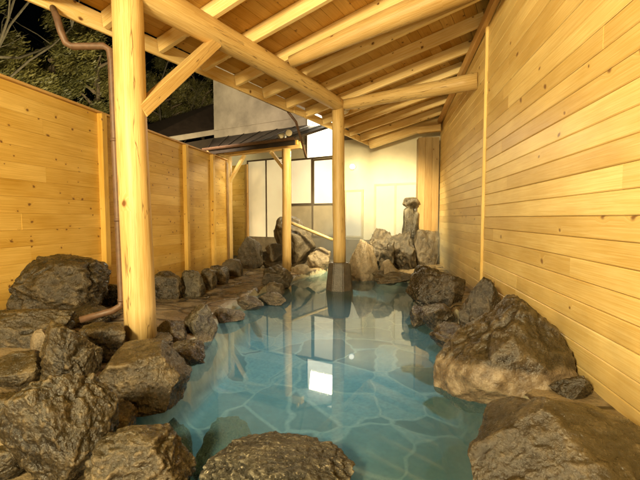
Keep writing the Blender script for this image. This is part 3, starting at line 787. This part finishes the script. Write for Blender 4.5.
rock('rock', 'lighter upright rock second in the row along the left fence', 178, 204, 270, 299, .05, .8, mat=ROCK_C, lv=5, seed=102, boxy=.45, cuts=6, lo=.7)
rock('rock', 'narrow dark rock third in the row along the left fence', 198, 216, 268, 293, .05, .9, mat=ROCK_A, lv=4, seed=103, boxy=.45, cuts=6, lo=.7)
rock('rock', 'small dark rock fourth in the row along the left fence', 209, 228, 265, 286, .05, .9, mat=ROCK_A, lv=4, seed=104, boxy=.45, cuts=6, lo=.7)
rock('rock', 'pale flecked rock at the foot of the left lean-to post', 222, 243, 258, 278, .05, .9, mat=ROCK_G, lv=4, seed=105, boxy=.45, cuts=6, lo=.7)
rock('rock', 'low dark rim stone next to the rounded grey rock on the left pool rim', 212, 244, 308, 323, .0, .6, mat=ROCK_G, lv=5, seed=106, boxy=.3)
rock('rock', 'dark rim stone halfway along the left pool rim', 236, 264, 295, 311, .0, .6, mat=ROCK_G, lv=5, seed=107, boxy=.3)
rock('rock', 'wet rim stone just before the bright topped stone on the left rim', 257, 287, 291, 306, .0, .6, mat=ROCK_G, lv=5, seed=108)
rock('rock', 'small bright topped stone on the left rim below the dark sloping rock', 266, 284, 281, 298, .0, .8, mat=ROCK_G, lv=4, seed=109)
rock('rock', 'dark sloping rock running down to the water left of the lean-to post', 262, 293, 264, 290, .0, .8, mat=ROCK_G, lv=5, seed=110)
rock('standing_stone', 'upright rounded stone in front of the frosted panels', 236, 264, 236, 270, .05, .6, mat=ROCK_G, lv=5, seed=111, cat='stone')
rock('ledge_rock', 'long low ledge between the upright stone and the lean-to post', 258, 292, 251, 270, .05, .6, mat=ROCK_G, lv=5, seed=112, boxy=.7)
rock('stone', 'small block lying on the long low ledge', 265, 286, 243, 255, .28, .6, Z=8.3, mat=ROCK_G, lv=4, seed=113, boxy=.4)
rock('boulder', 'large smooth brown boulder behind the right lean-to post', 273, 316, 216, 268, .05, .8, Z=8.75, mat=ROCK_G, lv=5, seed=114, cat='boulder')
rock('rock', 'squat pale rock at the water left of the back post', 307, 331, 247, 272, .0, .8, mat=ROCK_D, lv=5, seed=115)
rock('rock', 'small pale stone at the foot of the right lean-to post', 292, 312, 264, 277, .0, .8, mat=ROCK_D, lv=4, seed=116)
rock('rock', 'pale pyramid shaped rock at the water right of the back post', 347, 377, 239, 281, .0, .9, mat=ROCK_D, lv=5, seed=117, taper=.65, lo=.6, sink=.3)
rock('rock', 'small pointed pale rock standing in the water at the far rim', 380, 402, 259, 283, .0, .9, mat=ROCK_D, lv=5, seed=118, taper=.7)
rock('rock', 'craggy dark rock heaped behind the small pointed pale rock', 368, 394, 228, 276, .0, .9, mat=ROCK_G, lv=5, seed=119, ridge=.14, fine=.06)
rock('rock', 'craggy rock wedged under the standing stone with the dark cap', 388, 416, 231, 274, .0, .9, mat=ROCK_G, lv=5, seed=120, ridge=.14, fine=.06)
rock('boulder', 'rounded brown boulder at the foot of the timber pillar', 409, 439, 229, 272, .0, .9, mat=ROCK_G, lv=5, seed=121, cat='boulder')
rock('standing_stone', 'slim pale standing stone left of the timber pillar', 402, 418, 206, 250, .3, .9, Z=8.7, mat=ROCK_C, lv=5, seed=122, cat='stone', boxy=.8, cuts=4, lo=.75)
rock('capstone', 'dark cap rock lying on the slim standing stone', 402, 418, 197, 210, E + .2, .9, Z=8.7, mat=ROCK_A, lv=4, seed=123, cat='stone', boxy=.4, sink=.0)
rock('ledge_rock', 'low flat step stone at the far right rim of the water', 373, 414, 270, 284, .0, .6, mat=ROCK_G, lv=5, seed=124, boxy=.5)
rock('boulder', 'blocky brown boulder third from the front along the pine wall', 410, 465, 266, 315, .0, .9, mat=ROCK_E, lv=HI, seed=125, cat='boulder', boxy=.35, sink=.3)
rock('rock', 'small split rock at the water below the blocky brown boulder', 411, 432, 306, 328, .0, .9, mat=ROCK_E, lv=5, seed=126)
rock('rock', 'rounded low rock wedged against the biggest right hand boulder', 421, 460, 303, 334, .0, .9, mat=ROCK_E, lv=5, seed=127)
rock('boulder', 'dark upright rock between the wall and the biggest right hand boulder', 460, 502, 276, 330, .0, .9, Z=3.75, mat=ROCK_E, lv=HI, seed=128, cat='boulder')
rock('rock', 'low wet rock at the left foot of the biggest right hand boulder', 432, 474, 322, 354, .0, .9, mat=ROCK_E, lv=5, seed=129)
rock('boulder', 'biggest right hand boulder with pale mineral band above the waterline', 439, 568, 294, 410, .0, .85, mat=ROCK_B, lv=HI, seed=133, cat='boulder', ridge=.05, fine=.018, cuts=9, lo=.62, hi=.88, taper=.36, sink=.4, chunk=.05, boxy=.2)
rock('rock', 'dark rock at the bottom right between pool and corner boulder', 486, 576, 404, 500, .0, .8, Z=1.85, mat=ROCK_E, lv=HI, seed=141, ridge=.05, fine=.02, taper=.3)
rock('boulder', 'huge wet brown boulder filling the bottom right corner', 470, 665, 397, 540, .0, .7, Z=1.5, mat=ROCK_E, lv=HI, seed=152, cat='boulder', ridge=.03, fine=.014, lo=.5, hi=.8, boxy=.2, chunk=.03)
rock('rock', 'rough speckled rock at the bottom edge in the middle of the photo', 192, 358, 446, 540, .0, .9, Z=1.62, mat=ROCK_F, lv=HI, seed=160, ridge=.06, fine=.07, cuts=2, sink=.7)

rock('rock', 'dark sunken rock under the water right of the ledge rock', 150, 192, 418, 462, -.46, .9, Z=2.25, mat=ROCK_A, lv=5, seed=171)
rock('rock', 'flat sunken brown rock under the water beside the bottom edge', 192, 256, 422, 466, -.47, .9, Z=2.3, mat=ROCK_A, lv=5, seed=172, boxy=.4)
rock('rock', 'low stone filling the gap behind the flat topped brown rock', 88, 130, 402, 436, .02, .8, mat=ROCK_A, lv=5, seed=173)
rock('rock', 'low dark rock in the gap left of the angular pointed rock', -12, 44, 352, 396, .12, .9, mat=ROCK_A, lv=5, seed=181, boxy=.4)
rock('rock', 'flat dark stone between the fence boulder and the pointed rock', 52, 112, 306, 330, .2, .9, mat=ROCK_A, lv=5, seed=182, boxy=.5)
rock('rock', 'broken dark stone filling the corner under the front post stone', 118, 160, 342, 366, .05, .9, mat=ROCK_A, lv=5, seed=183, boxy=.3)
rock('rock', 'dark rock between the fence boulder and the front post at the fence foot', 102, 134, 282, 310, .12, .9, mat=ROCK_A, lv=5, seed=184)
rock('rock', 'small wet stone at the waterline just above the ledge rock', 172, 204, 340, 366, .0, .9, mat=ROCK_A, lv=5, seed=191, boxy=.3)
rock('rock', 'flat low stone in the bottom left corner beside the tall boulder', -20, 26, 440, 486, .06, .9, mat=ROCK_A, lv=5, seed=195, boxy=.5)
rock('rock', 'rough low rock left of the tall rugged boulder at the photo edge', -22, 22, 392, 440, .10, .9, mat=ROCK_A, lv=5, seed=174, boxy=.4)
rock('rock', 'low brown rock between the pine wall and the corner boulder', 556, 602, 372, 412, .08, .7, mat=ROCK_E, lv=5, seed=175)

# bamboo spout
sp = MB(); a = on_depth(289, 222, 8.35); b = on_depth(333, 240, 8.2)
sp.tube([a.lerp(b, k / 8) for k in range(9)], [.034, .034, .037, .034, .034, .037, .034, .033, .033], 14)
tag(sp.build('water_spout', BAMBOO), 'slanting pale bamboo spout above the rocks left of the back post', 'spout')

# ------------------------------------------------------------------ trees and neighbour house
def crown_mesh(c, rx, ry, rz, n, size, rs, needle=False):
    m = MB()
    clumps = [(rs.normal(size=3) * .42) for _ in range(34)]
    cl = np.array(clumps); tone = rs.uniform(0, 1, len(cl))
    for k in range(n):
        i = rs.randint(len(cl)); q = cl[i] + rs.normal(size=3) * .085
        p = Vector((c[0] + q[0] * rx, c[1] + q[1] * ry, c[2] + q[2] * rz))
        d = Vector(rs.normal(size=3)).normalized(); u = d.orthogonal().normalized(); w = d.cross(u)
        s = size * rs.uniform(.5, 1.3); e = .22
        kx = len(m.v); m.v += [tuple(p - u * s), tuple(p + w * s * e), tuple(p + u * s), tuple(p - w * s * e)]
        m.face((kx, kx + 1, kx + 2, kx + 3), ((0, 0), (1, 0), (1, 1), (0, 1)), float(np.clip(tone[i] * .7 + rs.uniform(0, .3), 0, 1)))
    return m
def tree(name, label, px, Z, ytop, ybot, wpx, seed, n=5200):
    rs = np.random.RandomState(seed)
    g = on_depth(px, 218, Z); zt_ = on_depth(px, ytop, Z).z; zb_ = on_depth(px, ybot, Z).z
    t = empty(name, (g.x, g.y, 0), label, 'tree', 'dark trees beyond the left fence')
    m = MB(); m.tube(logpts((g.x, g.y, 0), (g.x + .2, g.y, zt_ * .85), 8, .08, seed), [.16 * (1 - .8 * k / 7) for k in range(8)], 10)
    for k in range(7):
        h = zb_ + (zt_ - zb_) * (.05 + .1 * k); a = rs.uniform(0, 6.28); L = wpx / F * Z * .45
        s0 = Vector((g.x + .1, g.y, h)); m.tube([s0, s0 + Vector((math.cos(a) * L * .5, math.sin(a) * L * .5, .25)), s0 + Vector((math.cos(a) * L, math.sin(a) * L, .35))], [.05, .03, .01], 6)
    m.build('trunk', BARK, t)
    r = wpx / F * Z * .75; zc_ = (zt_ + zb_) / 2
    crown_mesh((g.x, g.y, zc_), r, r, (zt_ - zb_) * .72, int(n * 4.2), .06, rs).build('crown', LEAF, t)
tree('garden_tree', 'bushy dark tree cut off by the left photo edge above the fence', 12, 8.5, 62, 120, 60, 1)
tree('garden_tree', 'tallest bushy tree above the fence left of the brown downpipe', 52, 9.2, 30, 118, 62, 2, 6500)
tree('garden_tree', 'bushy tree showing beside the brown downpipe', 96, 9.8, 42, 120, 56, 3, 6000)
tree('garden_tree', 'small leafy tree seen under the knee brace behind the fence', 165, 15.5, 82, 125, 46, 4)
tree('garden_tree', 'leafy tree showing just left of the grey bath house wall', 200, 16.5, 78, 115, 44, 5)
def bare(label, px, Z, ztop, seed, lean):
    rs = random.Random(seed)
    g = on_depth(px, 218, Z); t = empty('bare_tree', (g.x, g.y, 0), label, 'tree', 'leafless trees beyond the left fence')
    m = MB(); br_ = MB()
    def grow(p, d, L, r, lvl, mb):
        pts = [p]; 
        for k in range(4):
            d = (d + Vector((rs.uniform(-.25, .25), rs.uniform(-.25, .25), rs.uniform(-.15, .2)))).normalized(); pts.append(pts[-1] + d * L / 4)
        mb.tube(pts, [r * (1 - .45 * k / 4) for k in range(5)], 6 if lvl else 10, .5)
        if lvl < 4:
            for q in range(3 if lvl else 6):
                k = rs.randint(1, 4); dd = (d + Vector((rs.uniform(-1, 1), rs.uniform(-1, 1), rs.uniform(-.5, .7)))).normalized()
                grow(pts[k], dd, L * rs.uniform(.5, .72), r * .5, lvl + 1, br_)
    grow(Vector((g.x, g.y, 0)), Vector((lean, 0, 1)).normalized(), ztop, .055, 0, m)
    m.build('trunk', BAREB, t); br_.build('branches', BAREB, t)
bare('leafless tree with thin twisting branches in the top left corner', -25, 6.6, 4.6, 3, .12)
bare('leafless thin tree with pale twigs seen below the knee brace', 178, 14.5, 6.2, 8, -.15)

nh = empty('neighbour_house', on_depth(180, 218, 16.5) - Vector((0, 0, E)), 'dark roofed house beyond the fence left of the bath house', 'building')
a = on_depth(140, 127, 12.6); b = on_depth(222, 101, 14.5); back = hf * 4
m = MB(); u = Vector((0, 0, -.15))
c_ = on_depth(140, 141, 11.2); d_ = on_depth(222, 128, 13.0)
q = [c_, d_, b, a]; m.quad(*q); m.quad(*[v + u for v in q[::-1]])
for i in range(4): m.quad(q[i], q[i] + u, q[(i + 1) % 4] + u, q[(i + 1) % 4])
m.build('roof', ROOFM, nh)
m = MB(); m.beam(c_ + Vector((0, 0, -.1)), d_ + Vector((0, 0, -.1)), .12, .16); m.build('fascia', GREYW, nh)
m = MB(); c2 = c_ + hf * .4; d2 = d_ + hf * .4
m.quad((c2.x, c2.y, 0), (d2.x, d2.y, 0), d2 + Vector((0, 0, -.18)), c2 + Vector((0, 0, -.18))); m.quad((c2.x, c2.y, 0), c2 + Vector((0, 0, -.18)), a + Vector((0, 0, -.18)), (a.x, a.y, 0))
m.build('wall', simple('dark_boards', (.05, .035, .02), .8), nh)

# ------------------------------------------------------------------ steam over the far end of the pool
m_, t_, out_ = nt('steam'); n_ = N(t_)
pos_ = n_('NewGeometry').outputs['Position']
q_ = tnoise(t_, n_('Mapping', {'Vector': pos_, 'Scale': (1, .7, 1.2)}).outputs[0], 1.3, 3, .55)
dz = n_('SeparateXYZ', {0: pos_}).outputs[2]
den = n_.math('MULTIPLY', n_.ramp(q_, [(0.35, .15), (0.7, 1.0)]), n_.ramp(n_.math('MULTIPLY', dz, .5), [(0.0, 1.0), (1.0, 0.0)]))
den = n_.math('MULTIPLY', n_.math('MULTIPLY', den, 1.4), n_.ramp(n_.math('MULTIPLY_ADD', n_('SeparateXYZ', {0: pos_}).outputs[0], .25, .65), [(.02, 0.0), (.38, 1.0)]))
vs_ = n_('VolumeScatter', {'Color': (1, .90, .72, 1), 'Density': n_.math('MULTIPLY', n_.math('MULTIPLY', den, 1.4), n_.ramp(n_.math('MULTIPLY', n_('SeparateXYZ', {0: pos_}).outputs[1], .1), [(0.44, 0.0), (0.56, .25), (0.72, 1.0)])), 'Anisotropy': .3})
t_.links.new(vs_.outputs[0], out_.inputs['Volume'])
m = MB(); m.prism([(-2.6, .012), (1.15, .012), (1.15, 2.5), (-2.6, 2.5)], Vector((0, 4.4, 0)), Vector((1, 0, 0)), Vector((0, 0, 1)), Vector((0, 1, 0)), 4.6)
o = m.build('steam', m_); tag(o, 'thin steam drifting over the hot water at the far end of the pool', 'steam', kind='stuff')

# ------------------------------------------------------------------ world, lights
w = bpy.data.worlds.new('World'); sc.world = w; w.use_nodes = True
wt = w.node_tree; bg = wt.nodes['Background']; sky = wt.nodes.new('ShaderNodeTexSky'); sky.sky_type = 'NISHITA'; sky.sun_disc = False
sky.sun_elevation = math.radians(3); sky.sun_rotation = math.radians(150)
wt.links.new(sky.outputs[0], bg.inputs[0]); bg.inputs[1].default_value = 0.0003
def lamp(name, kind, loc, energy, col, size=.3, aim=None, **kw):
    l = bpy.data.lights.new(name, kind); l.energy = energy; l.color = col
    if kind == 'AREA': l.size = size
    elif kind in ('POINT', 'SPOT'): l.shadow_soft_size = size
    elif kind == 'SUN': l.angle = size
    for k, v in kw.items(): setattr(l, k, v)
    o = bpy.data.objects.new(name, l); C.objects.link(o); o.location = loc
    if aim is not None: o.rotation_euler = (Vector(aim) - Vector(loc)).to_track_quat('-Z', 'Y').to_euler()
    return o
WARM = (1.0, 0.82, 0.445)
lamp('bath_flood', 'AREA', (-1.6, -2.0, 2.45), 590, WARM, .6, (-.4, 5.0, 1.9))
lamp('roof_fill', 'AREA', (-.6, -.9, 1.0), 50, WARM, .35, (.3, 4.5, 3.0))  # unseen fill added to lift the roof underside
tw_ = on_b(322, 134)
lamp('transom_light', 'AREA', tp(TB - .03, tw_[0], tw_[1]), 120, (1, .86, .58), .75, tp(TB - 3, tw_[0], tw_[1] - .6))
lamp('end_fill', 'SPOT', tp(4.2, .3, 2.8), 1250, WARM, .12, tp(6.9, -.7, .45), spot_size=math.radians(88), spot_blend=.7)  # unseen spot added to brighten far rocks, water, steam and house front
lamp('pool_fill', 'SPOT', tp(2.6, 2.0, 3.15), 360, (.95, .97, .95), .08, (-.75, 3.9, 0), spot_size=math.radians(58), spot_blend=.9)  # unseen spot added to brighten the middle of the pool
lamp('passage_fill', 'SPOT', tp(4.1, -.1, 2.72), 380, WARM, .07, tp(6.6, -2.9, .7), spot_size=math.radians(95), spot_blend=.7)  # added spot, no visible fitting; brightens the lean-to side of the far end
lamp('tree_fill', 'SPOT', (-4.2, 5.2, 2.2), 1500, (1, .86, .5), .2, on_depth(70, 80, 9.2), spot_size=math.radians(120), spot_blend=.8)  # made-up spot behind the fence so the trees show
lamp('wall_fill', 'SPOT', tp(3.2, -3.2, 3.2), 750, (1, .82, .58), .2, tp(TB, -4.2, 4.4), spot_size=math.radians(110), spot_blend=.9)  # added spot without a fitting, lifts the upper bath house wall
lamp('moon', 'SUN', (0, 0, 10), .03, (1, .95, .85), math.radians(.5), aim=(.9, 1.6, 8.9))
sc.cycles.use_adaptive_sampling = True; sc.cycles.adaptive_threshold = .04
sc.cycles.max_bounces = 5; sc.cycles.diffuse_bounces = 3; sc.cycles.glossy_bounces = 3; sc.cycles.transparent_max_bounces = 8
sc.cycles.sample_clamp_indirect = 6
sc.cycles.volume_step_rate = 2.0; sc.cycles.volume_max_steps = 64; sc.cycles.volume_bounces = 0
